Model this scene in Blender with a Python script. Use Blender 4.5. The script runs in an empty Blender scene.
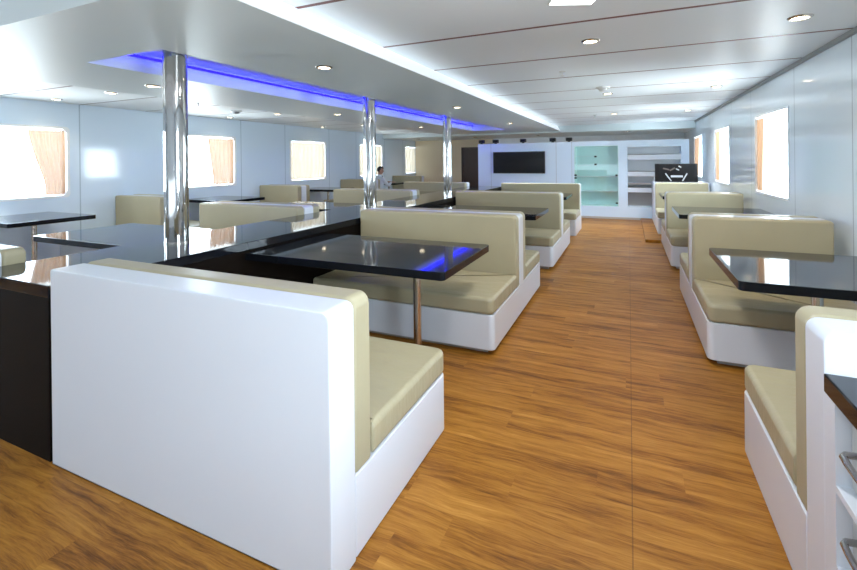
import bpy, bmesh, math, random
from mathutils import Vector, Matrix
random.seed(7)
sc = bpy.context.scene
COL = sc.collection
PI = math.pi

# ------------------------------------------------------------------ materials
MATS = {}
def new_mat(name):
    m = bpy.data.materials.new(name); m.use_nodes = True
    nt = m.node_tree; nt.nodes.clear()
    out = nt.nodes.new('ShaderNodeOutputMaterial')
    MATS[name] = m
    return m, nt, out
def N(nt, t, **kw):
    n = nt.nodes.new(t)
    for k, v in kw.items():
        if k in ('inputs',):
            for kk, vv in v.items(): n.inputs[kk].default_value = vv
        else: setattr(n, k, v)
    return n
def principled(nt, out, col, rough=.4, metal=0, spec=.5, coat=0, coat_r=.05):
    b = N(nt, 'ShaderNodeBsdfPrincipled')
    b.inputs['Base Color'].default_value = (*col, 1); b.inputs['Roughness'].default_value = rough
    b.inputs['Metallic'].default_value = metal; b.inputs['Specular IOR Level'].default_value = spec
    b.inputs['Coat Weight'].default_value = coat; b.inputs['Coat Roughness'].default_value = coat_r
    nt.links.new(b.outputs[0], out.inputs[0])
    return b
def math_n(nt, op, a, b=None, c=None):
    n = N(nt, 'ShaderNodeMath', operation=op)
    for i, v in enumerate((a, b, c)):
        if v is None: continue
        if isinstance(v, (int, float)): n.inputs[i].default_value = v
        else: nt.links.new(v, n.inputs[i])
    return n.outputs[0]
def mixc(nt, fac, a, b, mode='MIX'):
    n = N(nt, 'ShaderNodeMix', data_type='RGBA', blend_type=mode)
    for i, v in ((0, fac), (6, a), (7, b)):
        if isinstance(v, (int, float)): n.inputs[i].default_value = v
        elif isinstance(v, tuple): n.inputs[i].default_value = (*v, 1)
        else: nt.links.new(v, n.inputs[i])
    return n.outputs[2]
def simple(name, col, rough=.4, metal=0, spec=.5, coat=0, coat_r=.05, var=.03, scale=3, bump=0, bscale=40, stretch=(1,1,1)):
    """principled with a faint tonal noise and an optional bump"""
    m, nt, out = new_mat(name)
    b = principled(nt, out, col, rough, metal, spec, coat, coat_r)
    tc = N(nt, 'ShaderNodeTexCoord')
    mp = N(nt, 'ShaderNodeMapping'); mp.inputs['Scale'].default_value = stretch
    nt.links.new(tc.outputs['Object'], mp.inputs[0])
    no = N(nt, 'ShaderNodeTexNoise'); no.inputs['Scale'].default_value = scale; no.inputs['Detail'].default_value = 3
    nt.links.new(mp.outputs[0], no.inputs[0])
    c = mixc(nt, no.outputs[0], tuple(max(0, x*(1-var)) for x in col), tuple(min(1, x*(1+var)) for x in col))
    nt.links.new(c, b.inputs['Base Color'])
    if bump:
        n2 = N(nt, 'ShaderNodeTexNoise'); n2.inputs['Scale'].default_value = bscale; n2.inputs['Detail'].default_value = 4
        nt.links.new(mp.outputs[0], n2.inputs[0])
        bp = N(nt, 'ShaderNodeBump'); bp.inputs['Strength'].default_value = bump; bp.inputs['Distance'].default_value = .02
        nt.links.new(n2.outputs[0], bp.inputs['Height']); nt.links.new(bp.outputs[0], b.inputs['Normal'])
    return m

WHITE = simple('white_lacquer', (.72,.765,.83), .28, coat=.3, coat_r=.12, var=.015)
WHITE_TRIM = simple('white_trim', (.78,.80,.82), .3)
PLINTH = simple('plinth_grey', (.45,.44,.42), .5)
LEATHER = simple('beige_leather', (.385,.342,.216), .42, spec=.45, var=.05, scale=5, bump=.10, bscale=7)
LEATHER_CREASED = simple('beige_leather_seat', (.385,.342,.216), .38, spec=.45, var=.06, scale=4, bump=.45, bscale=4.5, stretch=(1.0,2.4,1))
BLACK = simple('black_gloss', (.006,.007,.010), .05, spec=.2, var=.2)
BLACK_PANEL = simple('dark_brown_panel', (.007,.005,.004), .45, spec=.03, var=.2)
CHROME = simple('polished_steel', (.48,.47,.455), .06, metal=1, var=.02)
CHROME_ROUGH = simple('brushed_steel', (.62,.58,.52), .22, metal=1)
TV_BLACK = simple('screen_black', (.008,.007,.007), .15, spec=.2)
TV_FRAME = simple('screen_bezel', (.012,.012,.013), .35)
SPOT_BLACK = simple('black_metal', (.006,.006,.007), .5)
SILVER = simple('silver_mark', (.55,.57,.57), .35, metal=.4)
BROWN_MARK = simple('brown_mark', (.10,.075,.06), .4)
DOOR_BROWN = simple('dark_brown_door', (.035,.012,.007), .35, var=.25, scale=4, stretch=(8,8,1))
TEAL = simple('teal_panel', (.72,.90,.89), .25, var=.04)
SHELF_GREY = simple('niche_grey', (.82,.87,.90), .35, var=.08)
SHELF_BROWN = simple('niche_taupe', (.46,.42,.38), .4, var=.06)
PLASTIC = simple('white_plastic', (.72,.72,.70), .45)
GREY_PLASTIC = simple('grey_plastic', (.25,.26,.27), .45)
SKIN = simple('skin', (.42,.22,.15), .5)
HAIR = simple('dark_hair', (.012,.008,.006), .6, var=.3, scale=60)
SHIRT = simple('white_shirt', (.70,.76,.86), .8)
TROUSER = simple('dark_trousers', (.02,.025,.04), .8)
NAVY = simple('navy_tie', (.03,.04,.14), .6)
EYE = simple('eye_dark', (.02,.015,.012), .2)
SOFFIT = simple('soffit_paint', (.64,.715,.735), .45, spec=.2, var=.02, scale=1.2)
BEIGE_WALL = simple('beige_wall', (.70,.60,.43), .45, var=.02)
DRAWER = simple('drawer_grey', (.52,.52,.51), .4)

def lined(name, col, linecol, period, offs, width, axis=1, rough=.15, spec=.4, coat=.0, second=None, fade=0):
    """glossy panels with thin joints every `period` along an axis (joint positions in metres)"""
    m, nt, out = new_mat(name)
    b = principled(nt, out, col, rough, 0, spec, coat, .05)
    tc = N(nt, 'ShaderNodeTexCoord'); sp = N(nt, 'ShaderNodeSeparateXYZ')
    nt.links.new(tc.outputs['Object'], sp.inputs[0])
    mask = None
    for o in offs:
        v = math_n(nt, 'SUBTRACT', sp.outputs[axis], o)
        v = math_n(nt, 'DIVIDE', v, period)
        v = math_n(nt, 'FRACT', math_n(nt, 'ADD', v, 100.5))
        v = math_n(nt, 'ABSOLUTE', math_n(nt, 'SUBTRACT', v, .5))
        v = math_n(nt, 'LESS_THAN', v, width/2/period)
        mask = v if mask is None else math_n(nt, 'MAXIMUM', mask, v)
    no = N(nt, 'ShaderNodeTexNoise'); no.inputs['Scale'].default_value = .8
    nt.links.new(tc.outputs['Object'], no.inputs[0])
    base = mixc(nt, no.outputs[0], tuple(x*.97 for x in col), tuple(min(1, x*1.03) for x in col))
    c = mixc(nt, mask, base, linecol)
    nt.links.new(c, b.inputs['Base Color'])
    n2 = N(nt, 'ShaderNodeTexNoise'); n2.inputs['Scale'].default_value = 2.2; n2.inputs['Detail'].default_value = 1
    nt.links.new(tc.outputs['Object'], n2.inputs[0])
    bp = N(nt, 'ShaderNodeBump'); bp.inputs['Strength'].default_value = .02; bp.inputs['Distance'].default_value = .05
    nt.links.new(n2.outputs[0], bp.inputs['Height']); nt.links.new(bp.outputs[0], b.inputs['Normal'])
    return m
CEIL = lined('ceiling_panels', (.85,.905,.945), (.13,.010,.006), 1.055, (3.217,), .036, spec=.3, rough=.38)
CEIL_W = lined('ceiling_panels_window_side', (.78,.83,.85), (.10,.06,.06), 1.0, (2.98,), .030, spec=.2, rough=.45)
WALL_W = lined('wall_laminate_window_side', (.69,.81,.93), (.40,.52,.62), 3.05, (3.97,5.30), .018, rough=.09, coat=.3)
WALL_A = lined('wall_laminate_aisle_side', (.74,.82,.89), (.44,.50,.56), 3.05, (5.67,7.43), .016, rough=.09, coat=.3)
PART = lined('partition_laminate', (.70,.84,.98), (.5,.57,.64), 50, (-3.38,-1.68,-1.30), .014, axis=0, rough=.2)

def floor_mat():
    m, nt, out = new_mat('oak_vinyl_floor')
    b = principled(nt, out, (.4,.2,.06), .40, 0, .16)
    tc = N(nt, 'ShaderNodeTexCoord'); sp = N(nt, 'ShaderNodeSeparateXYZ'); nt.links.new(tc.outputs['Object'], sp.inputs[0])
    row = math_n(nt, 'FLOOR', math_n(nt, 'DIVIDE', sp.outputs[1], .17))
    wn = N(nt, 'ShaderNodeTexWhiteNoise', noise_dimensions='1D'); nt.links.new(row, wn.inputs['W'])
    xs = math_n(nt, 'ADD', sp.outputs[0], math_n(nt, 'MULTIPLY', wn.outputs[0], 1.3))
    pl = math_n(nt, 'FLOOR', math_n(nt, 'DIVIDE', xs, 1.25))
    wn2 = N(nt, 'ShaderNodeTexWhiteNoise', noise_dimensions='2D')
    cb = N(nt, 'ShaderNodeCombineXYZ'); nt.links.new(row, cb.inputs[0]); nt.links.new(pl, cb.inputs[1]); nt.links.new(cb.outputs[0], wn2.inputs['Vector'])
    # grain coordinates, shifted per plank, warped a little for the knots
    cb2 = N(nt, 'ShaderNodeCombineXYZ')
    nt.links.new(math_n(nt, 'ADD', sp.outputs[0], math_n(nt, 'MULTIPLY', wn2.outputs[0], 30.)), cb2.inputs[0])
    nt.links.new(sp.outputs[1], cb2.inputs[1])
    nt.links.new(math_n(nt, 'MULTIPLY', wn2.outputs[0], 9.), cb2.inputs[2])
    wz = N(nt, 'ShaderNodeTexNoise'); wz.inputs['Scale'].default_value = 3.5; wz.inputs['Detail'].default_value = 2
    nt.links.new(cb2.outputs[0], wz.inputs[0])
    va = N(nt, 'ShaderNodeVectorMath', operation='MULTIPLY_ADD')
    nt.links.new(wz.outputs['Color'], va.inputs[0]); va.inputs[1].default_value = (.10,.055,.0); nt.links.new(cb2.outputs[0], va.inputs[2])
    def noise(sx, sy, sz, detail, rough=.6):
        mp = N(nt, 'ShaderNodeMapping'); mp.inputs['Scale'].default_value = (sx, sy, sz)
        nt.links.new(va.outputs[0], mp.inputs[0])
        n = N(nt, 'ShaderNodeTexNoise'); n.inputs['Scale'].default_value = 1; n.inputs['Detail'].default_value = detail; n.inputs['Roughness'].default_value = rough
        nt.links.new(mp.outputs[0], n.inputs[0]); return n.outputs[0]
    g1 = noise(1.7, 24, 1, 9, .72); g2 = noise(9, 170, 1, 5, .7); g3 = noise(1.1, 6.5, 1, 4, .6)
    v = math_n(nt, 'ADD', math_n(nt, 'MULTIPLY', g1, .50), math_n(nt, 'MULTIPLY', g2, .24))
    v = math_n(nt, 'ADD', v, math_n(nt, 'MULTIPLY', g3, .26))
    v = math_n(nt, 'ADD', v, math_n(nt, 'MULTIPLY', math_n(nt, 'SUBTRACT', wn2.outputs[0], .5), .05))
    cr = N(nt, 'ShaderNodeValToRGB'); nt.links.new(v, cr.inputs[0])
    e = cr.color_ramp.elements
    e[0].position = .37; e[0].color = (.085,.026,.004,1)
    e[1].position = .65; e[1].color = (.54,.255,.055,1)
    for p, c in ((.425,(.150,.050,.007,1)), (.468,(.245,.090,.011,1)), (.512,(.320,.126,.016,1)), (.575,(.41,.172,.026,1))):
        x = cr.color_ramp.elements.new(p); x.color = c
    # joints between planks rows (very faint) and the long sheet seam
    fr = math_n(nt, 'FRACT', math_n(nt, 'DIVIDE', sp.outputs[1], .17))
    j = math_n(nt, 'LESS_THAN', fr, .012)
    seam = math_n(nt, 'LESS_THAN', math_n(nt, 'ABSOLUTE', sp.outputs[0]), .0025)
    k = math_n(nt, 'MAXIMUM', math_n(nt, 'MULTIPLY', j, .25), math_n(nt, 'MULTIPLY', seam, .5))
    c = mixc(nt, k, cr.outputs[0], (.06,.025,.01))
    nt.links.new(c, b.inputs['Base Color'])
    r = math_n(nt, 'ADD', .44, math_n(nt, 'MULTIPLY', math_n(nt, 'SUBTRACT', .5, g1), .25)); nt.links.new(r, b.inputs['Roughness'])
    bp = N(nt, 'ShaderNodeBump'); bp.inputs['Strength'].default_value = .06; bp.inputs['Distance'].default_value = .01
    nt.links.new(g2, bp.inputs['Height']); nt.links.new(bp.outputs[0], b.inputs['Normal'])
    return m
FLOOR = floor_mat()

def emit(name, col, s):
    m, nt, out = new_mat(name)
    e = N(nt, 'ShaderNodeEmission'); e.inputs[0].default_value = (*col, 1); e.inputs[1].default_value = s
    nt.links.new(e.outputs[0], out.inputs[0]); return m
LAMP = emit('lamp_warm', (1,.84,.60), 14)
LAMP_SQ = emit('lamp_daylight', (.92,.96,1), 5)
LED = emit('led_blue', (.0025,.0016,1), 15)

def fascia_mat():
    m, nt, out = new_mat('painted_glow_fascia')
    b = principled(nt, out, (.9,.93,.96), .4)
    b.inputs['Emission Color'].default_value = (.85,.94,1,1); b.inputs['Emission Strength'].default_value = .24  # faint glow stands in for window light falling on the strip
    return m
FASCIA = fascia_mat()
def glass_mat():
    m, nt, out = new_mat('window_glass')
    t = N(nt, 'ShaderNodeBsdfTransparent'); g = N(nt, 'ShaderNodeBsdfGlossy'); g.inputs['Roughness'].default_value = .02
    f = N(nt, 'ShaderNodeFresnel'); f.inputs[0].default_value = 1.35
    mx = N(nt, 'ShaderNodeMixShader'); nt.links.new(math_n(nt, 'MULTIPLY', f.outputs[0], .6), mx.inputs[0]); nt.links.new(t.outputs[0], mx.inputs[1]); nt.links.new(g.outputs[0], mx.inputs[2])
    nt.links.new(mx.outputs[0], out.inputs[0]); return m
GLASS = glass_mat()
def tint_glass():
    m, nt, out = new_mat('tinted_glass')
    t = N(nt, 'ShaderNodeBsdfTransparent'); t.inputs[0].default_value = (.90,.98,.965,1)
    g = N(nt, 'ShaderNodeBsdfGlossy'); g.inputs['Roughness'].default_value = .03
    mx = N(nt, 'ShaderNodeMixShader'); mx.inputs[0].default_value = .07
    nt.links.new(t.outputs[0], mx.inputs[1]); nt.links.new(g.outputs[0], mx.inputs[2]); nt.links.new(mx.outputs[0], out.inputs[0]); return m
TINT = tint_glass()
def curtain_mat(name, col, trans, opac):
    m, nt, out = new_mat(name)
    d = N(nt, 'ShaderNodeBsdfDiffuse'); d.inputs[0].default_value = (*col, 1)
    t = N(nt, 'ShaderNodeBsdfTranslucent'); t.inputs[0].default_value = (*trans, 1)
    mx = N(nt, 'ShaderNodeMixShader'); mx.inputs[0].default_value = .55
    nt.links.new(d.outputs[0], mx.inputs[1]); nt.links.new(t.outputs[0], mx.inputs[2])
    tr = N(nt, 'ShaderNodeBsdfTransparent')
    m2 = N(nt, 'ShaderNodeMixShader'); m2.inputs[0].default_value = opac
    nt.links.new(tr.outputs[0], m2.inputs[1]); nt.links.new(mx.outputs[0], m2.inputs[2]); nt.links.new(m2.outputs[0], out.inputs[0]); return m
CURT = curtain_mat('peach_curtain', (.72,.46,.28), (.105,.058,.034), .985)
CURT_S = curtain_mat('cream_curtain', (.80,.62,.42), (.095,.074,.048), .97)

# ------------------------------------------------------------------ mesh helpers
def link(name, bm, mat, parent=None, smooth=False, loc=None):
    me = bpy.data.meshes.new(name); bm.to_mesh(me); bm.free()
    for mm in (mat if isinstance(mat, (list, tuple)) else [mat]): me.materials.append(mm)
    if smooth:
        for p in me.polygons: p.use_smooth = True
    o = bpy.data.objects.new(name, me); COL.objects.link(o)
    if parent is not None: o.parent = parent
    if loc: o.location = loc
    return o
def thing(name, label, cat, loc=(0,0,0), rotz=0, group=None):
    o = bpy.data.objects.new(name, None); COL.objects.link(o)
    o.empty_display_size = .1
    o.location = loc; o.rotation_euler = (0,0,rotz); o['label'] = label; o['category'] = cat; o['kind'] = 'thing'
    if group: o['group'] = group
    return o
def tag(o, label, cat, group=None, kind='thing'):
    o['label'] = label; o['category'] = cat; o['kind'] = kind
    if group: o['group'] = group
    return o
def struct(o): o['kind'] = 'structure'; return o
def B(bm, x0, x1, y0, y1, z0, z1):
    r = bmesh.ops.create_cube(bm, size=1)
    for v in r['verts']:
        v.co = Vector(((x0+x1)/2+v.co.x*(x1-x0), (y0+y1)/2+v.co.y*(y1-y0), (z0+z1)/2+v.co.z*(z1-z0)))
    return r['verts']
def box(*a):
    bm = bmesh.new(); B(bm, *a); return bm
def rbox(x0, x1, y0, y1, z0, z1, r=.01, seg=3, sel=None):
    bm = bmesh.new(); B(bm, x0, x1, y0, y1, z0, z1)
    ed = [e for e in bm.edges if sel is None or sel(*(v.co for v in e.verts))]
    bmesh.ops.bevel(bm, geom=ed, offset=r, segments=seg, profile=.5, affect='EDGES')
    return bm
def rrect(x0, x1, y0, y1, r, n=6):
    """rounded rectangle points, ccw; r may be 4 radii in order (x1,y1),(x0,y1),(x0,y0),(x1,y0)"""
    rs = r if isinstance(r, (list, tuple)) else [r]*4
    pts = []
    for (cx, cy, a0), q in zip(((x1,y1,0),(x0,y1,90),(x0,y0,180),(x1,y0,270)), rs):
        sx = -1 if cx == x1 else 1; sy = -1 if cy == y1 else 1
        for k in range(n+1):
            a = math.radians(a0+90*k/n)
            pts.append((cx+sx*q+q*math.cos(a), cy+sy*q+q*math.sin(a)))
    return pts
def prism(pts, axis, a0, a1, bev=0, seg=2):
    """extrude a 2D outline along an axis: axis 'z' -> pts are (x,y); 'y' -> (x,z); 'x' -> (y,z)"""
    bm = bmesh.new()
    def P(p, a): return {'z': (p[0],p[1],a), 'y': (p[0],a,p[1]), 'x': (a,p[0],p[1])}[axis]
    A = [bm.verts.new(P(p, a0)) for p in pts]; Bv = [bm.verts.new(P(p, a1)) for p in pts]
    f0 = bm.faces.new(A); f1 = bm.faces.new(Bv)
    n = len(pts)
    for i in range(n): bm.faces.new((A[i], A[(i+1)%n], Bv[(i+1)%n], Bv[i]))
    bmesh.ops.recalc_face_normals(bm, faces=bm.faces)
    if bev:
        ed = list(set(list(f0.edges)+list(f1.edges)))
        bmesh.ops.bevel(bm, geom=ed, offset=bev, segments=seg, profile=.5, affect='EDGES')
    return bm
def cyl(r, z0, z1, n=24, bm=None, at=(0,0), axis='z', r2=None):
    bm = bm or bmesh.new()
    m = Matrix.Translation((at[0], at[1], (z0+z1)/2)) if axis == 'z' else Matrix()
    bmesh.ops.create_cone(bm, cap_ends=True, segments=n, radius1=r, radius2=r if r2 is None else r2, depth=abs(z1-z0), matrix=m)
    return bm
def lathe(prof, n=24, at=(0,0,0)):
    """profile of (r,z) revolved about z"""
    bm = bmesh.new(); rings = []
    for r, z in prof:
        if r < 1e-6: rings.append([bm.verts.new((at[0],at[1],at[2]+z))])
        else: rings.append([bm.verts.new((at[0]+r*math.cos(2*PI*k/n), at[1]+r*math.sin(2*PI*k/n), at[2]+z)) for k in range(n)])
    for a, b in zip(rings, rings[1:]):
        for k in range(n):
            k2 = (k+1) % n
            if len(a) == 1 and len(b) == 1: continue
            if len(a) == 1: bm.faces.new((a[0], b[k], b[k2]))
            elif len(b) == 1: bm.faces.new((a[k], a[k2], b[0]))
            else: bm.faces.new((a[k], a[k2], b[k2], b[k]))
    bmesh.ops.recalc_face_normals(bm, faces=bm.faces)
    return bm
def tube(pts, r, n=10):
    bm = bmesh.new(); prev = None
    pts = [Vector(p) for p in pts]
    for i, p in enumerate(pts):
        d = (pts[min(i+1,len(pts)-1)]-pts[max(i-1,0)]).normalized()
        u = d.cross(Vector((0,0,1)) if abs(d.z) < .9 else Vector((1,0,0))).normalized(); w = d.cross(u)
        ring = [bm.verts.new(p+u*r*math.cos(2*PI*k/n)+w*r*math.sin(2*PI*k/n)) for k in range(n)]
        if prev:
            for k in range(n): bm.faces.new((prev[k], prev[(k+1)%n], ring[(k+1)%n], ring[k]))
        else: bm.faces.new(ring[::-1])
        prev = ring
    bm.faces.new(prev)
    bmesh.ops.recalc_face_normals(bm, faces=bm.faces)
    return bm
def autosmooth(o, ang=40):
    me = o.data
    for p in me.polygons: p.use_smooth = True
    bm = bmesh.new(); bm.from_mesh(me)
    for e in bm.edges:
        if len(e.link_faces) == 2 and e.calc_face_angle(0) > math.radians(ang): e.smooth = False
    bm.to_mesh(me); bm.free()
    w_ = o.modifiers.new('normals', 'WEIGHTED_NORMAL'); w_.keep_sharp = True; w_.weight = 80
    return o

# ------------------------------------------------------------------ dimensions (metres)
XL, XR = -7.5, 1.54            # the two window walls
YN, YF = -2.6, 15.5            # behind the camera / far end
ZC, ZS, ZW = 2.39, 2.25, 2.345 # ceiling over aisle, dropped soffit, ceiling at window side
YP = 11.65                     # partition with screen
XS, XS2 = -1.75, -5.15         # soffit edges
YS0, YS1 = 1.34, 13.0

# ------------------------------------------------------------------ shell
o = link('floor', box(XL-.2, XR+.2, YN, YF+.1, -.1, 0), FLOOR); struct(o)

def wall_with_holes(name, xin, xout, holes, mat, y0=YN, y1=YF, z0=0, z1=2.62):
    """wall slab between xin (room face) and xout, rectangular holes (ya,yb,za,zb) sorted in y"""
    bm = bmesh.new(); cur = y0
    xa, xb = min(xin,xout), max(xin,xout)
    for ya, yb, za, zb in holes:
        if ya > cur: B(bm, xa, xb, cur, ya, z0, z1)
        B(bm, xa, xb, ya, yb, z0, za); B(bm, xa, xb, ya, yb, zb, z1); cur = yb
    B(bm, xa, xb, cur, y1, z0, z1)
    return struct(link(name, bm, mat))
WZ0, WZ1 = .99, 1.985
HW = .68
cl = [3.12+3.05*k for k in range(-1, 5)]
cr_ = [6.53+3.05*k for k in (-2, 0, 1, 2)]
wall_with_holes('wall_left', XL, XL-.14, [(c-HW-.02, c+HW+.02, WZ0, WZ1) for c in cl], WALL_W)
wall_with_holes('wall_right', XR, XR+.14, [(c-HW, c+HW, WZ0, WZ1) for c in cr_], WALL_A)
# far end wall, with the doorway
bm = bmesh.new(); B(bm, XL, -5.62, YF, YF+.1, 0, 2.62); B(bm, -4.7, -4.4, YF, YF+.1, 0, 2.62); B(bm, -5.62, -4.7, YF, YF+.1, 1.93, 2.62)
struct(link('wall_far', bm, BEIGE_WALL))
struct(link('wall_far', box(-4.4, XR, YF, YF+.1, 0, 2.62), SHELF_GREY))
dr = struct(link('door_1', box(-5.62, -4.7, YF+.04, YF+.09, 0, 1.93), DOOR_BROWN))
link('door_frame', prism([(-5.62,0),(-5.57,0),(-5.57,1.88),(-4.75,1.88),(-4.75,0),(-4.70,0),(-4.70,1.93),(-5.62,1.93)], 'y', YF-.01, YF+.04), DOOR_BROWN, dr)
link('door_handle', tube([(-4.85,YF+.03,.95),(-4.85,YF,.95),(-4.97,YF,.95)], .012), CHROME, dr)
struct(link('wall_near', box(XL, XR, YN-.1, YN, 0, 2.62), WALL_A))

bm = bmesh.new(); B(bm, XS-.10, XR, YN, YS1, ZC, 2.62); B(bm, XL, XS, YN, YS0, ZC, 2.62)
struct(link('ceiling', bm, CEIL))
RX0, RX1, RY0, RY1, RZ = -3.87, -2.975, 2.10, 11.6, 2.41
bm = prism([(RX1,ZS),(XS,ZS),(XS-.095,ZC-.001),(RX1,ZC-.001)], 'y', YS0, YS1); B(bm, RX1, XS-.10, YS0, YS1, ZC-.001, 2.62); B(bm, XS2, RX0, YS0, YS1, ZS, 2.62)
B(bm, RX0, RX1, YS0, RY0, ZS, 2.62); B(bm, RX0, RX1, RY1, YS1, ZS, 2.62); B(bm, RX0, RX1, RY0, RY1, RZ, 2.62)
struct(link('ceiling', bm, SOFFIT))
struct(link('trim_4', prism([(XS+.001,ZS-.001),(XS+.008,ZS+.002),(XS-.087,ZC-.002),(XS-.095,ZC-.002)], 'y', YS0, YS1-.002), FASCIA))  # fascia strip along the soffit, window brightness painted in as a glow
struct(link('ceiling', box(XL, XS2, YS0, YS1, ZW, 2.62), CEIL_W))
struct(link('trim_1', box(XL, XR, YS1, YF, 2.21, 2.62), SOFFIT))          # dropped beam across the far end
struct(link('trim_2', box(XR-.03, XR, YN, YS1, ZC-.035, ZC), GREY_PLASTIC)) # grey strip along the top of the aisle wall

# partition with screen, glass cabinet and shelf niche
PZ = 1.885
GX0, GX1, GZ0, GZ1 = -1.24, -.23, .30, 1.775
NX0, NX1, NZ0, NZ1 = -.03, 1.09, .32, 1.73
PD = .34
bm = bmesh.new()
B(bm, -3.74, GX0, YP, YP+PD, 0, PZ); B(bm, GX0, GX1, YP, YP+PD, 0, GZ0); B(bm, GX0, GX1, YP, YP+PD, GZ1, PZ)
B(bm, GX1, NX0, YP, YP+PD, 0, PZ); B(bm, NX0, NX1, YP, YP+PD, 0, NZ0); B(bm, NX0, NX1, YP, YP+PD, NZ1, PZ)
B(bm, NX1, 1.25, YP, YP+PD, 0, PZ)
struct(link('wall_partition', bm, PART))
struct(link('trim_3', box(-3.74, 1.25, YP-.012, YP, 0, .05), SHELF_BROWN))
# low wooden step beside the far benches
o = link('floor_step', rbox(.25, .485, 8.58, YP-.02, 0, .05, .004, 1), FLOOR); struct(o)

# ------------------------------------------------------------------ windows and curtains
def window(k, xw, sgn, c, hw, rad=.085, rim=.016):
    """sgn: +1 when the room lies at larger x"""
    t = bpy.data.objects.new('window_%d' % k, None); COL.objects.link(t); t.location = (xw, c, 0); struct(t)
    o_in = rrect(-hw+.015, hw-.015, WZ0+.015, WZ1-.015, rad, 6); o_out = rrect(-hw-rim, hw+rim, WZ0-rim, WZ1+rim, rad*.6, 6)
    bm = bmesh.new(); L = []
    for x in (sgn*.006, -sgn*.13):
        L.append(([bm.verts.new((x,*p)) for p in o_in], [bm.verts.new((x,*p)) for p in (o_out if x*sgn > 0 else rrect(-hw, hw, WZ0, WZ1, .0, 6))]))
    n = len(o_in)
    for i in range(n):
        j = (i+1) % n
        for a, b in ((L[0][0], L[0][1]), (L[0][0], L[1][0]), (L[0][1], L[1][1]), (L[1][0], L[1][1])):
            try: bm.faces.new((a[i], a[j], b[j], b[i]))
            except ValueError: pass
    bmesh.ops.remove_doubles(bm, verts=bm.verts, dist=1e-5)
    bmesh.ops.recalc_face_normals(bm, faces=bm.faces)
    link('window_frame', bm, WHITE_TRIM, t)
    link('pane', box(-sgn*.118-.003, -sgn*.118+.003, -hw, hw, WZ0, WZ1), GLASS, t)
    li = bpy.data.lights.new('daylight_portal', 'AREA'); li.shape = 'RECTANGLE'; li.size = 2*hw; li.size_y = WZ1-WZ0
    li.cycles.is_portal = True
    lo = bpy.data.objects.new('daylight_portal', li); COL.objects.link(lo); lo.parent = t
    lo.location = (-sgn*.15, 0, (WZ0+WZ1)/2); lo.rotation_euler = (0, -sgn*PI/2, 0) 
    lo.rotation_euler = Vector((sgn,0,0)).to_track_quat('-Z', 'Y').to_euler()
    return t
for i, c in enumerate(cl): window(i+1, XL, 1, c, HW+.02)
for i, c in enumerate(cr_): window(i+7, XR, -1, c, HW, .03, .010)

def curtain(xw, sgn, y0, y1, z0, z1, label, mat, folds=6, tie=None, group=None):
    """hung just inside the reveal; tie = (y the lower part is gathered towards, share of width left)"""
    bm = bmesh.new(); nu, nv = folds*8, 14; rows = []
    for j in range(nv+1):
        t = j/nv; z = z1+(z0-z1)*t; row = []
        for i in range(nu+1):
            s = i/nu; y = y0+(y1-y0)*s
            if tie:
                f = 1-(1-tie[1])*min(1, t*1.25)**1.3
                y = tie[0]+(y-tie[0])*f
            a = .016*(.55+.45*t)
            x = -.020+a*math.sin(2*PI*folds*s+.7*math.sin(5*s)+.5*t)+.004*math.sin(37*s)
            row.append(bm.verts.new((sgn*x, y, z)))
        rows.append(row)
    for a, b in zip(rows, rows[1:]):
        for i in range(nu): bm.faces.new((a[i], a[i+1], b[i+1], b[i]))
    t = thing('curtain', label, 'curtain', (xw, 0, 0), 0, group or 'window curtains')
    link('curtain_cloth', bm, mat, t, True)
    link('curtain_rod', tube([(sgn*-.020, y0-.01, z1+.008), (sgn*-.020, y1+.01, z1+.008)], .007), CHROME_ROUGH, t)
    return t
CZ0, CZ1 = WZ0+.03, WZ1-.045
w = HW-.004
curtain(XL, 1, cl[1]+.22, cl[1]+w, CZ0, CZ1, 'peach curtain gathered at the far side of the large window by the nearest wall table', CURT, 6, (cl[1]+w, .58))
curtain(XL, 1, cl[2]+.05, cl[2]+w, CZ0, CZ1, 'cream curtain in loose folds on the window just beyond the first steel column', CURT, 6, (cl[2]+w, .85))
curtain(XL, 1, cl[3]-w, cl[3]+w, CZ0, CZ1, 'sheer cream curtain drawn fully across the square window between the first two columns', CURT_S, 9)
curtain(XL, 1, cl[4]-w, cl[4]-.25, CZ0, CZ1, 'cream curtain at the near edge of the window behind the seated man', CURT_S, 4)
curtain(XL, 1, cl[4]+.05, cl[4]+w, CZ0, CZ1, 'cream curtain at the far edge of the window behind the seated man', CURT_S, 5)
curtain(XL, 1, cl[5]-w, cl[5]+w, CZ0, CZ1, 'cream curtain across the farthest window on the long window wall', CURT_S, 8)
curtain(XR, -1, cr_[1]+.36, cr_[1]+w, CZ0, CZ1, 'peach curtain gathered in the nearest window of the aisle wall', CURT, 4, (cr_[1]+w, .8))
curtain(XR, -1, cr_[2]+.28, cr_[2]+w, CZ0, CZ1, 'peach curtain in the middle window of the aisle wall', CURT, 4, (cr_[2]+w, .8))
curtain(XR, -1, cr_[3]-.1, cr_[3]+w, CZ0, CZ1, 'peach curtain in the farthest window of the aisle wall near the shelves', CURT, 5, (cr_[3]+w, .8))

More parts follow.
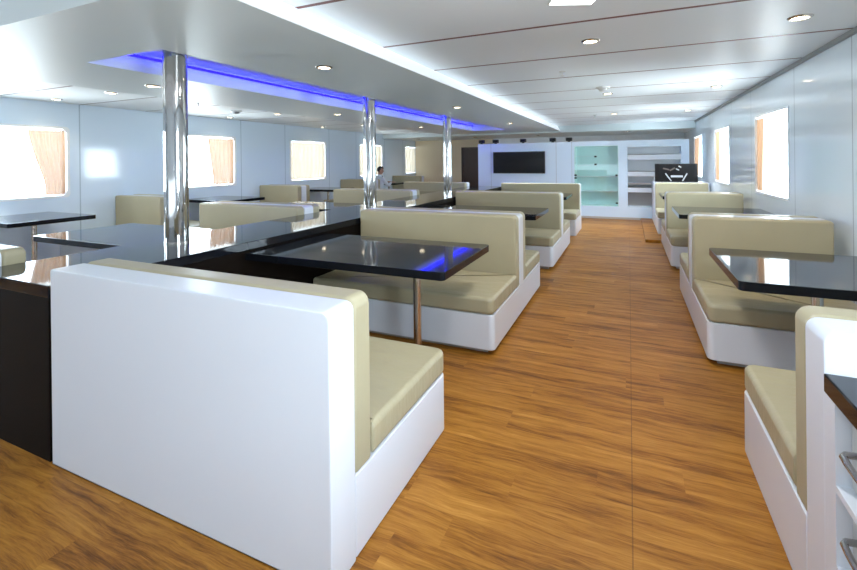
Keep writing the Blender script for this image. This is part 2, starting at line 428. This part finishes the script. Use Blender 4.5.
# ------------------------------------------------------------------ benches
def bench(label, group, xo, xw, y, mode, aisle=1):
    """xo: free end, xw: other end; origin at the free end on the floor. mode: 'front' seat toward -y, 'rear' toward +y, 'both'"""
    t = thing('booth_bench', label, 'bench', (xo, y, 0), 0, group)
    s = 1 if xo > xw else -1             # free end direction
    Lx = abs(xo-xw)
    xs = (-Lx, 0) if s > 0 else (0, Lx)
    fe = 0.0
    H, HC, ZB, SB, ST = .945, .950, 0.042, .303, .43
    T, CU, D = .075, .198, .955
    ya, yb = {'front': (-D, T), 'rear': (-T, D), 'both': (-D, D)}[mode]
    single = mode != 'both'
    rr = .045
    r_end = [rr if (abs(px-fe) < 1e-6 and ((py > 0 and (mode != 'front')) or (py < 0 and mode != 'rear'))) else .006
             for px, py in ((xs[1],1),(xs[0],1),(xs[0],-1),(xs[1],-1))]
    # base: rounded at the free end, floating above a plinth
    if single:
        y0b, y1b = (ya, -T) if mode == 'front' else (T, yb)
        zb = .006
    else: y0b, y1b, zb = ya, yb, ZB
    o = autosmooth(link('base', prism(rrect(xs[0], xs[1], y0b, y1b, r_end), 'z', zb, SB, .006, 2), WHITE, t))
    if not single:
        ins = .07
        link('plinth', box(xs[0]+(ins if s < 0 else .01), xs[1]-(ins if s > 0 else .01), ya+ins, yb-ins, 0, ZB), PLINTH, t)
    else:
        link('plinth', box(xs[0]+(.02 if s < 0 else .01), xs[1]-(.02 if s > 0 else .01), y0b+.02, y1b-.02, 0, zb), PLINTH, t)
    # backrest board (rounded top corner at the free end)
    rt = [.034 if abs(px-fe) < 1e-6 else .012 for px in (xs[1], xs[0])]
    zb0 = 0 if single else SB
    tb = T
    o = autosmooth(link('back_board', prism(rrect(xs[0], xs[1], zb0, H, [rt[0], rt[1], .004, .004], 5), 'y', -tb, tb, .008, 2), WHITE, t))
    sides = {'front': (-1,), 'rear': (1,), 'both': (-1, 1)}[mode]
    for sd in sides:
        a, b = sorted((sd*T, sd*CU))
        o = autosmooth(link('back_cushion', prism(rrect(xs[0]+.004, xs[1]-.004, SB, HC, [rt[0]+.012, rt[1]+.012, .01, .01], 5), 'y', a, b, .022, 4), LEATHER, t), 60)
        a, b = sorted((sd*CU, sd*(D+.006)))
        r4 = [.05 if abs(px-fe) < 1e-6 and (py*sd > 0) else .012 for px, py in ((xs[1],1),(xs[0],1),(xs[0],-1),(xs[1],-1))]
        o = autosmooth(link('seat_cushion', prism(rrect(xs[0]+.002, xs[1]-.001, a, b, r4), 'z', SB, ST, .028, 4), LEATHER_CREASED, t), 60)
    return t
XA, XK = -.917, -2.562        # aisle end, counter end
GA = 'booth benches along the centre aisle beside the black counter'
A_Y = 1.295
bench('nearest white booth bench, its plain white back facing the viewer', GA, XA, XK, A_Y, 'rear')
bench('double-sided beige booth bench behind the nearest black table on the centre aisle', GA, XA, XK, 4.14, 'both')
bench('double-sided beige booth bench behind the second black table on the centre aisle', GA, XA, XK, 6.94, 'both')
bench('last booth bench of the centre aisle, below the wall-mounted television', GA, XA, XK, 9.76, 'front')
GL = 'booth benches on the window side of the black counter'
XC, XC2 = -3.37, -4.95
bench('beige booth bench cropped at the frame edge over the black counter', GL, XC, XC2, A_Y, 'rear')
bench('long beige booth backrest just beyond the first steel column and black counter', GL, XC, XC2, 4.14, 'both')
bench('beige booth backrest in front of the seated man, passing behind the second column', GL, XC, XC2, 6.94, 'both')
bench('beige booth backrest passing behind the third steel column, before the beige wall', GL, XC, XC2, 9.74, 'front')
GW = 'booth benches against the long window wall'
XW = -6.4
bench('beige booth bench against the window wall behind the nearest wall table and first column', GW, XW, XL+.01, 4.65, 'both')
bench('beige booth bench with white end stripe against the window wall beyond the first column', GW, XW, XL+.01, 7.70, 'both')
bench('booth bench against the window wall on which the man sits', GW, XW, XL+.01, 10.75, 'both')
bench('farthest beige booth bench of the window wall, under the last curtained window', GW, XW, XL+.01, 13.80, 'front')
GR = 'booth benches along the right-hand window wall of the aisle'
XE, XE2 = .490, 1.44
bench('near booth bench standing against the white drawer cabinet with dark top', GR, .507, XE2, 1.715, 'rear')
bench('beige booth bench behind the large glossy black table on the aisle wall', GR, XE, XE2, 4.59, 'both')
bench('second double-sided booth bench along the aisle wall, behind a small black table', GR, XE, XE2, 7.56, 'both')
bench('last booth bench of the aisle wall, before the black panel with silver marks', GR, XE, XE2, 10.52, 'front')

# ------------------------------------------------------------------ tables
def table(label, group, x0, x1, y0, y1, free, post):
    """free: +1 when the free end is at x1, -1 at x0"""
    zt, th = .79, .052
    px, py = post
    t = thing('dining_table', label, 'table', (px, py, 0), 0, group)
    r = [.03 if (s > 0) == (free > 0) else .004 for s in (1,-1,-1,1)]
    autosmooth(link('table_top', prism(rrect(x0-px, x1-px, y0-py, y1-py, r), 'z', zt-th, zt, .004, 2), BLACK, t))
    p = link('table_post', lathe([(0,0),(.16,0),(.16,.006),(.15,.012),(.03,.016),(.029,.03),(.029,zt-th-.012),(.09,zt-th-.010),(.09,zt-th),(0,zt-th)], 28), CHROME_ROUGH, t)
    autosmooth(p, 35)
    return t
GT = 'black tables joined to the counter on the aisle side'
for lab, y0 in (('nearest black table, glossy with chrome post, between the two nearest aisle benches', 2.43), ('second black table of the centre aisle, before the second double bench', 5.27), ('third small black table of the centre aisle, below the wall-mounted television', 8.10)):
    table(lab, GT, -2.572, -1.000, y0, y0+.955, 1, (-1.40, y0+.47))
GT2 = 'black tables joined to the counter on its window side'
for lab, y0 in (('black table top jutting from the counter toward the windows before the first column', 2.285), ('black table jutting from the counter toward the windows beyond the long backrest', 5.085), ('black table jutting from the counter beyond the second steel column', 7.885)):
    table(lab, GT2, -5.085, -3.352, y0, y0+.915, -1, (-4.6, y0+.46))
GT3 = 'black tables against the long window wall'
for lab, y0 in (('black wall table under the large near window at the frame edge', 2.65), ('black wall table under the window beyond the first column', 5.64), ('small black wall table under the fully curtained square window', 8.70), ('black wall table at which the man sits', 11.80)):
    table(lab, GT3, XL+.002, -6.385, y0, y0+.92, 1, (-6.87, y0+.46))
GT4 = 'black tables against the right-hand window wall'
for lab, y0 in (('large glossy black table nearest on the aisle wall, reflecting the window', 2.85), ('second black table on the aisle wall, behind the first double bench', 5.98), ('third black table on the aisle wall, mostly hidden behind the second double bench', 8.72)):
    table(lab, GT4, .53, XR-.002, y0, y0+1.0, -1, (1.01, y0+.5))

# ------------------------------------------------------------------ central counter and steel columns
cx0, cx1, cy0, cy1, cz = -3.348, -2.577, 1.22, 9.80, .862
cn = thing('central_counter', 'long glossy black counter running down the room between the booth rows', 'counter', ((cx0+cx1)/2, (cy0+cy1)/2, 0))
mx, my = cn.location.x, cn.location.y
link('counter_top', rbox(cx0-mx, cx1-mx, cy0-my, cy1-my, cz-.06, cz, .004, 2), BLACK, cn)
link('counter_body', box(cx0-mx+.012, cx1-mx-.012, cy0-my+.006, cy1-my-.01, 0.0, cz-.06), BLACK_PANEL, cn)
for lab, (x, y) in (('nearest and thickest-looking polished steel column rising from the black counter', (-3.08,2.27)),
                    ('second polished steel column beside the seated man', (-3.08,5.0)),
                    ('third polished steel column, nearest the dark doorway', (-3.08,7.74))):
    t = thing('steel_column', lab, 'column', (x, y, cz), 0, 'polished steel columns on the counter')
    r = .082
    autosmooth(link('column_shaft', lathe([(0,.0),(r,.0),(r,.9),(r,RZ-cz),(0,RZ-cz)], 40), CHROME, t), 40)
    autosmooth(link('column_collar', lathe([(r,.0),(r+.004,.0),(r+.004,.012),(r,.012)], 40), CHROME_ROUGH, t), 40)

# ------------------------------------------------------------------ drawer cabinet beside the nearest aisle-wall bench
kx0, kx1, ky0, ky1 = .507, XR-.02, .15, 1.60
KY = 1.635
ct = thing('drawer_cabinet', 'white drawer cabinet with chrome handles behind the near bench by the aisle wall', 'cabinet', (kx0, KY, 0))
bm = bmesh.new()
D_ = kx1-kx0; LY = KY-ky0
RC = .055
B(bm, RC, D_, -LY, 0, 0, .774)          # carcass core
B(bm, 0, RC, -.072, 0, 0, .774)         # end stile
B(bm, 0, RC, -LY, -LY+.05, 0, .774)
for z in (0.0, .095, .315, .535): B(bm, 0, RC, -LY+.05, -.072, z, z+(.09 if z == 0 else .018))
link('carcass', bm, WHITE, ct)
for z0_, z1_ in ((.116,.312), (.336,.532), (.556,.77)):
    for ya_, yb_ in ((-.076, -.74), (-.746, -LY+.054)):
        d = link('drawer', rbox(RC-.022, RC-.0005, yb_, ya_, z0_, z1_, .003, 1), DRAWER, ct)
        zc = (z0_+z1_)/2; yc = ya_-.09 if ya_ > -.2 else ya_-.3; q = RC-.022
        link('handle', tube([(q+.002,yc+.055,zc),(q-.026,yc+.05,zc),(q-.036,yc+.035,zc),(q-.038,yc,zc),(q-.038,yc-.10,zc),(q-.036,yc-.135,zc),(q-.026,yc-.15,zc),(q+.002,yc-.155,zc)], .009), CHROME, d, True)
o = link('worktop', rbox(kx0-.002, kx1, ky0-.02, KY, .774, .828, .004, 2), BLACK)
tag(o, 'dark worktop lying on the white drawer cabinet in the near corner', 'worktop')

# ------------------------------------------------------------------ far partition: television, cabinet, shelves, spotlights
t = thing('flat_tv', 'wide flat black television mounted on the white partition', 'television', (-2.63, YP, 1.38))
autosmooth(link('bezel', prism(rrect(-.68,.68,-.285,.285,.01), 'y', -.045, -.001, .004, 1), TV_FRAME, t))
link('screen', box(-.665,.665,-.048,-.0445,-.265,.27), TV_BLACK, t)

t = thing('display_cabinet', 'recessed display cabinet with teal glass doors and thin shelves', 'cabinet', ((GX0+GX1)/2, YP, GZ0))
gw, gh = (GX1-GX0)/2, GZ1-GZ0
link('back_panel', box(-gw, gw, PD-.06, PD-.03, 0, gh), TEAL, t)
fr = bmesh.new()
for a in ((-gw,-gw+.02,0,gh),(gw-.02,gw,0,gh)): B(fr, a[0], a[1], .012, PD-.06, a[2], a[3])
B(fr, -gw, gw, .012, PD-.06, 0, .02); B(fr, -gw, gw, .012, PD-.06, gh-.02, gh)
link('side_lining', fr, TEAL, t)
for z in (.36, .72, 1.0, 1.22): link('glass_shelf', box(-gw+.02, gw-.02 if z < .9 else .04, .05, PD-.07, z-.006, z+.006), WHITE_TRIM, t)
for a0, a1, z0_, z1_ in ((-gw+.004, gw-.004, .004, .715), (-gw+.004, -.002, .722, gh-.004), (.002, gw-.004, .722, gh-.004)):
    d = link('glass_door', rbox(a0, a1, .004, .010, z0_, z1_, .0015, 1), TINT, t)
    hx = [(a0+.03, z1_-.03), (a1-.03, z0_+.08)] if a0 < -.1 and a1 > .1 else ([(a0+.03, z0_+.03)] if a1 < .1 else [(a1-.03, z0_+.03)])
    if a1 < .1: hx += [(a1-.0-.0, 1.22-.01), (a1-.0, 1.02)]
    for px, pz in hx: link('hinge', rbox(px-.035, px+.02, -.008, .003, pz-.02, pz+.02, .003, 1), SPOT_BLACK, d)

t = thing('shelf_unit', 'white recessed open shelves on the partition behind the aisle-wall benches', 'shelves', ((NX0+NX1)/2, YP, NZ0))
nw = (NX1-NX0)/2; nh = NZ1-NZ0
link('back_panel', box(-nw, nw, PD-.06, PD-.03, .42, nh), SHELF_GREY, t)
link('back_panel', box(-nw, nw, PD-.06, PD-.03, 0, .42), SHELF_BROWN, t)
for za, zb in ((1.10,1.22), (.71,.82), (.33,.44)):
    s_ = link('shelf', rbox(-nw+.001, nw-.001, .004, PD-.065, za, zb, .004, 1), WHITE, t)
    link('shelf_edge', box(-nw+.002, nw-.002, .0, PD-.08, zb+.0, zb+.015), GREY_PLASTIC, s_)
link('shelf', box(-nw+.001, .0, .01, PD-.065, .52, .545), SHELF_BROWN, t)
link('side_divider', box(0.0, .03, .004, PD-.065, .0, .33), WHITE, t)
link('side_divider', box(0.0, .03, .004, PD-.065, .44, .71), WHITE, t)

for lab, x in (('black spotlight on the partition top above its end by the doorway', -3.66), ('black spotlight on the partition top above the near upper corner of the television', -3.27),
               ('black spotlight on the partition top above the middle of the television', -2.53), ('black spotlight on the partition top just past the television', -1.77),
               ('black spotlight on the partition top close to the glass cabinet', -1.37)):
    t = thing('spotlight', lab, 'spotlight', (x, YP+.08, PZ), 0, 'black spotlights on top of the partition')
    link('lamp_housing', rbox(-.075,.075,-.055,.055,.025,.115,.008,2), SPOT_BLACK, t)
    link('mount_bracket', box(-.03,.03,-.03,.03,0,.026), SPOT_BLACK, t)
    link('lens', box(-.05,.05,-.057,-.0551,.045,.095), TV_BLACK, t)

# white side cabinet behind the last aisle-wall bench and the black panel standing on it
t = thing('side_cabinet', 'low white cabinet behind the last aisle-wall bench, under the black panel', 'cabinet', (.98, 11.2, 0))
link('carcass', rbox(-.495,.54,-.40,.40,0,.93,.006,2), WHITE, t)
link('door', rbox(-.48,.02,-.415,-.4005,.08,.90,.003,1), WHITE_TRIM, t)
link('door', rbox(.03,.53,-.415,-.4005,.08,.90,.003,1), WHITE_TRIM, t)
t = thing('black_panel', 'rectangular black panel with silver bar marks standing by the last window', 'panel', (.935, 11.1, .93))
autosmooth(link('panel_board', prism(rrect(-.41,.41,.0,.40,.008), 'y', -.02, .02, .003, 1), TV_BLACK, t))
link('foot', rbox(-.25,-.15,-.09,.09,.0,.014,.003,1), TV_FRAME, t); link('foot', rbox(.15,.25,-.09,.09,.0,.014,.003,1), TV_FRAME, t)
def strip2(p, q, wd):
    d = Vector((q[0]-p[0], q[1]-p[1])).normalized(); n = Vector((-d.y, d.x))*wd/2
    return prism([(p[0]+n.x,p[1]+n.y),(q[0]+n.x,q[1]+n.y),(q[0]-n.x,q[1]-n.y),(p[0]-n.x,p[1]-n.y)], 'y', -.0235, -.0205)
for p, q, wd, m in (((-.205,.19),(-.09,.02),.022,SILVER), ((.21,.19),(.12,.02),.024,SILVER), ((-.10,.125),(.13,.125),.042,SILVER),
                    ((-.25,.30),(-.13,.27),.03,BROWN_MARK), ((-.12,.25),(-.02,.31),.03,BROWN_MARK), ((.0,.29),(.06,.26),.02,SILVER), ((.05,.35),(.10,.32),.024,SILVER)):
    link('silver_mark' if m == SILVER else 'brown_mark', strip2(p, q, wd), m, t)

# ------------------------------------------------------------------ ceiling fittings
def downlight(x, y, z, label, r=.062, power=20, col=(1,.84,.62)):
    t = thing('downlight', label, 'ceiling light', (x, y, z), 0, 'round recessed ceiling downlights')
    autosmooth(link('trim_ring', lathe([(r*.78,-.001),(r*.80,-.010),(r*.95,-.012),(r*1.12,-.006),(r*1.16,.0)], 28), CHROME_ROUGH, t), 50)
    link('lamp_disc', lathe([(0,-.006),(r*.80,-.006),(r*.80,-.001),(0,-.001)], 24), LAMP, t)
    li = bpy.data.lights.new('downlight_beam', 'SPOT'); li.energy = power; li.spot_size = math.radians(125); li.spot_blend = .8
    li.shadow_soft_size = .05; li.color = col
    lo = bpy.data.objects.new('downlight_beam', li); COL.objects.link(lo); lo.parent = t; lo.location = (0,0,-.02)
    return t
ry = ['nearest', 'second', 'third']
for i, y in enumerate((3.77, 6.92, 10.06)):
    downlight(1.06, y, ZC, ry[i]+' downlight in the ceiling row beside the aisle window wall', power=(26,26,110)[i], col=((1,.76,.46),(1,.78,.5),(.9,.95,1))[i])
    downlight(-.27, y, ZC, ry[i]+' downlight in the ceiling row over the middle of the aisle', power=(22,22,150)[i], col=((1,.84,.6),(1,.84,.6),(.8,.9,1))[i])
for i, y in enumerate((3.08, 6.27, 9.55)):
    downlight(-2.337, y, ZS, ry[i]+' downlight on the dropped soffit between blue recess and aisle', power=(22,22,150)[i], col=((1,.84,.6),(1,.84,.6),(.8,.9,1))[i])
    downlight(-4.45, y-.05, ZS, ry[i]+' downlight on the soffit on the window side of the blue recess')
for i, y in enumerate((3.48, 6.38, 9.28)):
    downlight(-5.90, y, ZW, ry[i]+' downlight in the window-side ceiling, row next to the soffit')
    downlight(-7.10, y, ZW, ry[i]+' downlight in the window-side ceiling, row next to the windows')
for x, y, lab in ((-6.6,13.9,'downlight under the far beam over the last window-side bench'), (-2.6,14.3,'downlight under the far beam behind the television partition'), (0.0,13.6,'downlight under the far beam above the open shelves'), (-4.6,14.0,'downlight under the far beam before the dark doorway')):
    downlight(x, y, 2.21, lab)

t = thing('square_ceiling_light', 'bright square light panel in the ceiling cropped by the top edge', 'ceiling light', (-.265, 2.70, ZC), math.radians(24))
link('light_frame', rbox(-.135,.135,-.135,.135,-.006,0,.004,1), PLASTIC, t)
link('diffuser', box(-.125,.125,-.125,.125,-.008,-.0061), LAMP_SQ, t)

t = thing('smoke_detector', 'white smoke detector on the aisle ceiling above the middle row of lights', 'smoke detector', (-.30, 6.27, ZC))
autosmooth(link('detector_base', lathe([(0,-.022),(.075,-.022),(.085,-.012),(.085,0)], 28), PLASTIC, t), 40)
autosmooth(link('detector_head', lathe([(0,-.062),(.035,-.060),(.052,-.048),(.056,-.034),(.05,-.0225),(0,-.0225)], 28), PLASTIC, t), 40)
t = thing('smoke_detector', 'white round smoke detector on the window-side ceiling near the first column', 'smoke detector', (-6.13, 5.64, ZW))
autosmooth(link('detector_base', lathe([(0,-.022),(.085,-.022),(.095,-.012),(.095,0)], 28), PLASTIC, t), 40)
autosmooth(link('detector_head', lathe([(0,-.055),(.035,-.053),(.055,-.044),(.06,-.034),(.05,-.0225),(0,-.0225)], 28), GREY_PLASTIC, t), 40)
def sprinkler(x, y, z, lab, m):
    t = thing('ceiling_sprinkler', lab, 'sprinkler', (x, y, z), 0, 'ceiling sprinklers')
    autosmooth(link('escutcheon', lathe([(0,-.008),(.03,-.008),(.036,0)], 20), m, t), 40)
    autosmooth(link('sprinkler_head', lathe([(0,-.05),(.022,-.05),(.022,-.045),(.008,-.043),(.010,-.0085),(0,-.0085)], 16), m, t), 40)
sprinkler(-.64, 4.95, ZC, 'chrome sprinkler on the aisle ceiling between two panel joints', PLASTIC)
sprinkler(-5.79, 4.63, ZW, 'small dark sprinkler on the window-side ceiling by the first column', GREY_PLASTIC)
sprinkler(-.65, 10.15, ZC, 'tiny far sprinkler on the aisle ceiling beside the third downlight', GREY_PLASTIC)

# blue light strips in the ceiling recess
def led(label, a):
    t = thing('led_strip', label, 'led strip', (a[0], a[2], RZ-.03), 0, 'blue light strips in the ceiling recess')
    x0, x1, y0, y1 = 0, a[1]-a[0], 0, a[3]-a[2]
    link('light_tape', box(x0, x1, y0, y1, -.012, .012), LED, t)
    return t
led('blue light strip along the window side of the ceiling recess', (RX0+.001, RX0+.012, RY0+.05, RY1-.05))
led('blue light strip along the aisle side of the ceiling recess', (RX1-.012, RX1-.001, RY0+.16, RY1-.05))

# ------------------------------------------------------------------ the man at the far wall table
def person(px, py, turn):
    t = thing('person', 'man with short dark hair in white shirt seated at a far wall table', 'person', (px, py, 0), math.radians(turn))
    V, Rr, E = [], [], []
    def add(p, r, par=None):
        V.append(p); Rr.append(r); i = len(V)-1
        if par is not None: E.append((par, i))
        return i
    pel = add((0,0,.585), (.155,.125)); ab = add((0,.02,.68), (.15,.115), pel); ch = add((0,.05,.86), (.175,.12), ab)
    nb = add((0,.055,.985), (.10,.08), ch); nk = add((0,.065,1.05), (.056,.056), nb); hd = add((0,.075,1.11), (.06,.06), nk)
    for s in (-1, 1):
        sh = add((s*.185,.05,.945), (.068,.066), ch)
        el = add((s*.245,.20,.735), (.046,.046), sh); wr = add((s*.10,.44,.832), (.028,.026), el)
        pm = add((s*.07,.51,.826), (.036,.018), wr)
        for k in range(4):
            fx = s*(.07+(.028-.019*k)); ln = (.060,.074,.080,.068)[k]
            f1 = add((fx, .55, .824), (.010,.010), pm); f2 = add((fx-s*.004, .55+ln*.5, .822), (.009,.009), f1); add((fx-s*.012, .55+ln*.9, .806), (.008,.008), f2)
        t1 = add((s*.035,.48,.824), (.011,.011), wr); t2 = add((s*.012,.515,.820), (.010,.010), t1)
        hp = add((s*.09,.06,.572), (.092,.088), pel); kn = add((s*.12,.52,.53), (.066,.064), hp); an = add((s*.12,.53,.09), (.042,.044), kn)
        add((s*.125,.56,.04), (.042,.036), an); add((s*.13,.68,.034), (.040,.030), len(V)-1)
    me = bpy.data.meshes.new('b'); me.from_pydata(V, E, []); ob = bpy.data.objects.new('b', me); COL.objects.link(ob)
    md = ob.modifiers.new('s', 'SKIN'); md.use_smooth_shade = True
    for i, r in enumerate(Rr):
        me.skin_vertices[0].data[i].radius = r; me.skin_vertices[0].data[i].use_root = (i == 0)
    sb = ob.modifiers.new('u', 'SUBSURF'); sb.levels = 2; sb.render_levels = 2
    dg = bpy.context.evaluated_depsgraph_get(); dg.update()
    m1 = bpy.data.meshes.new_from_object(ob.evaluated_get(dg)); bpy.data.objects.remove(ob)
    bm = bmesh.new(); bm.from_mesh(m1)
    # head with face, turned a little toward the aisle
    hb = bmesh.new(); HC_ = Vector((0,.10,1.185))
    bmesh.ops.create_uvsphere(hb, u_segments=40, v_segments=28, radius=1)
    for v in hb.verts:
        c = v.co; x, y, z = c.x*.076, c.y*.098, c.z*.117
        if z < 0: x *= 1-.30*(-z/.117)**1.4; y = y*(1-.12*(-z/.117)) + .012*(-z/.117)
        if y > .05: y -= .25*(y-.05)
        if y > .05 and abs(z) < .02: y -= .006*math.exp(-((abs(x)-.032)/.014)**2)          # eye sockets
        if y > .04: y += .024*math.exp(-(x/.011)**2)*math.exp(-((z+.018)/.022)**2)          # nose
        if y > .04: y += .007*math.exp(-(x/.026)**2)*math.exp(-((z+.058)/.010)**2)          # lips
        if y > .03: y += .010*math.exp(-(x/.03)**2)*math.exp(-((z+.098)/.018)**2)           # chin
        v.co = Vector((x,y,z))
    for s in (-1,1):
        r = bmesh.ops.create_uvsphere(hb, u_segments=12, v_segments=8, radius=1)
        for v in r['verts']: v.co = Vector((s*(.076+v.co.x*.010), -.005+v.co.y*.020, -.008+v.co.z*.031))
    rot = Matrix.Rotation(math.radians(-38), 4, 'Z') @ Matrix.Rotation(math.radians(-10), 4, 'X')
    bmesh.ops.transform(hb, matrix=Matrix.Translation(HC_) @ rot, verts=hb.verts)
    m2 = bpy.data.meshes.new('h'); hb.to_mesh(m2); hb.free(); bm.from_mesh(m2)
    m3 = bpy.data.meshes.new('body'); bm.to_mesh(m3); bm.free()
    ob = bpy.data.objects.new('body', m3); COL.objects.link(ob)
    rm = ob.modifiers.new('r', 'REMESH'); rm.mode = 'VOXEL'; rm.voxel_size = .0065; rm.use_smooth_shade = True
    dg = bpy.context.evaluated_depsgraph_get(); dg.update()
    m4 = bpy.data.meshes.new_from_object(ob.evaluated_get(dg)); bpy.data.objects.remove(ob)
    m4.materials.clear()
    for mm in (SHIRT, SKIN, TROUSER): m4.materials.append(mm)
    for p in m4.polygons:
        c = p.center; p.use_smooth = True
        if c.z > 1.035 or (c.y > .40 and c.z > .78): p.material_index = 1
        elif c.z < .60: p.material_index = 2
        else: p.material_index = 0
    b = bpy.data.objects.new('body', m4); COL.objects.link(b); b.parent = t
    # hair: a close cap over skull, back and sides
    hb = bmesh.new(); bmesh.ops.create_uvsphere(hb, u_segments=36, v_segments=24, radius=1)
    for v in hb.verts:
        c = v.co; v.co = Vector((c.x*.084, c.y*.107-.004, c.z*.126+.004))
    kill = [v for v in hb.verts if (v.co.z < .060 and v.co.y > .022) or (v.co.z < -.052) or (v.co.z < .01 and v.co.y > .0) or (v.co.z < .045 and v.co.y > .06)]
    bmesh.ops.delete(hb, geom=kill, context='VERTS')
    bmesh.ops.solidify(hb, geom=hb.faces[:], thickness=.006)
    bmesh.ops.transform(hb, matrix=Matrix.Translation(HC_) @ rot, verts=hb.verts)
    link('hair', hb, HAIR, t, True)
    for s in (-1,1):
        e = lathe([(0,-.008),(.006,-.005),(.008,0),(.006,.005),(0,.008)], 12)
        bmesh.ops.transform(e, matrix=Matrix.Translation(HC_) @ rot @ Matrix.Translation((s*.032,.078,.002)), verts=e.verts)
        link('eye', e, EYE, t, True)
    # collar and tie
    link('shirt_collar', lathe([(.060,1.015),(.066,1.03),(.064,1.062),(.057,1.06)], 24, (0,.062,0)), SHIRT, t, True)
    link('tie', prism([(-.014,1.02),(.014,1.02),(.020,.84),(.026,.72),(0,.69),(-.026,.72),(-.020,.84)], 'y', .165, .172), NAVY, t)
    return t
person(-6.72, 11.34, -24)

# ------------------------------------------------------------------ world and lights
wd = bpy.data.worlds.new('daylight'); sc.world = wd; wd.use_nodes = True
nt = wd.node_tree; nt.nodes.clear()
out = nt.nodes.new('ShaderNodeOutputWorld'); bg = nt.nodes.new('ShaderNodeBackground')
tc = nt.nodes.new('ShaderNodeTexCoord'); sp = nt.nodes.new('ShaderNodeSeparateXYZ'); nt.links.new(tc.outputs['Generated'], sp.inputs[0])
mr = nt.nodes.new('ShaderNodeMapRange'); mr.inputs[1].default_value = -.25; mr.inputs[2].default_value = .35; nt.links.new(sp.outputs[2], mr.inputs[0])
cr = nt.nodes.new('ShaderNodeValToRGB'); nt.links.new(mr.outputs[0], cr.inputs[0])
cr.color_ramp.elements[0].color = (.70,.80,.84,1); cr.color_ramp.elements[1].color = (.46,.60,.74,1)
x = cr.color_ramp.elements.new(.42); x.color = (.62,.76,.84,1)
nt.links.new(cr.outputs[0], bg.inputs[0]); bg.inputs[1].default_value = 24.0
nt.links.new(bg.outputs[0], out.inputs[0])

def area(name, loc, size, energy, col, rot=(0,0,0)):
    li = bpy.data.lights.new(name, 'AREA'); li.shape = 'RECTANGLE'; li.size, li.size_y = size; li.energy = energy; li.color = col
    lo = bpy.data.objects.new(name, li); COL.objects.link(lo); lo.location = loc; lo.rotation_euler = rot
    return lo
area('near_wall_fill', (-1.8, YN+.05, 1.1), (6.5, 1.2), 44, (.74,.87,1), (PI/2+.62,0,0))  # added fill lamp out of view; this wall has no window

for k_, y_ in enumerate(cr_[:1]):
    area('window_daylight', (XR+.16, y_, 1.5), (1.36, 1.0), 48, (.86,.93,1), Vector((-1,0,.0)).to_track_quat('-Z','Y').to_euler())  # added lamp boosting the daylight through the unseen near window

area('ceiling_panel_lamp', (-.265, 2.70, ZC-.03), (.24, .24), 20, (.97,.98,1), (0,0,math.radians(24)))
area('near_ceiling_fill', (-.1, .45, ZC-.03), (1.2, .30), 10, (.97,.98,1))  # added fill lamp out of view, no ceiling fitting behind it

# ------------------------------------------------------------------ camera
cd = bpy.data.cameras.new('camera'); cam = bpy.data.objects.new('camera', cd); COL.objects.link(cam)
F, PCX, PCY, YAW, PITCH, ROLL = 446.782, 428.543, 161.332, .4214, .0011, .0107
cd.sensor_fit = 'HORIZONTAL'; cd.sensor_width = 36; cd.lens = F/857*36
cd.shift_x = (428.5-PCX)/857; cd.shift_y = -(285-PCY)/857
cd.clip_start = .05; cd.clip_end = 200
M = Matrix.Rotation(YAW, 4, 'Z') @ Matrix.Rotation(PI/2-PITCH, 4, 'X') @ Matrix.Rotation(-ROLL, 4, 'Z')
cam.matrix_world = Matrix.Translation((0,0,1.45)) @ M
sc.camera = cam

sc.view_settings.view_transform = 'Standard'
sc.view_settings.look = 'None'
sc.view_settings.exposure = .34
sc.view_settings.gamma = 1.08
sc.cycles.use_denoising = True
sc.cycles.max_bounces = 8
sc.cycles.sample_clamp_indirect = 40
sc.cycles.caustics_reflective = False
sc.cycles.caustics_refractive = False
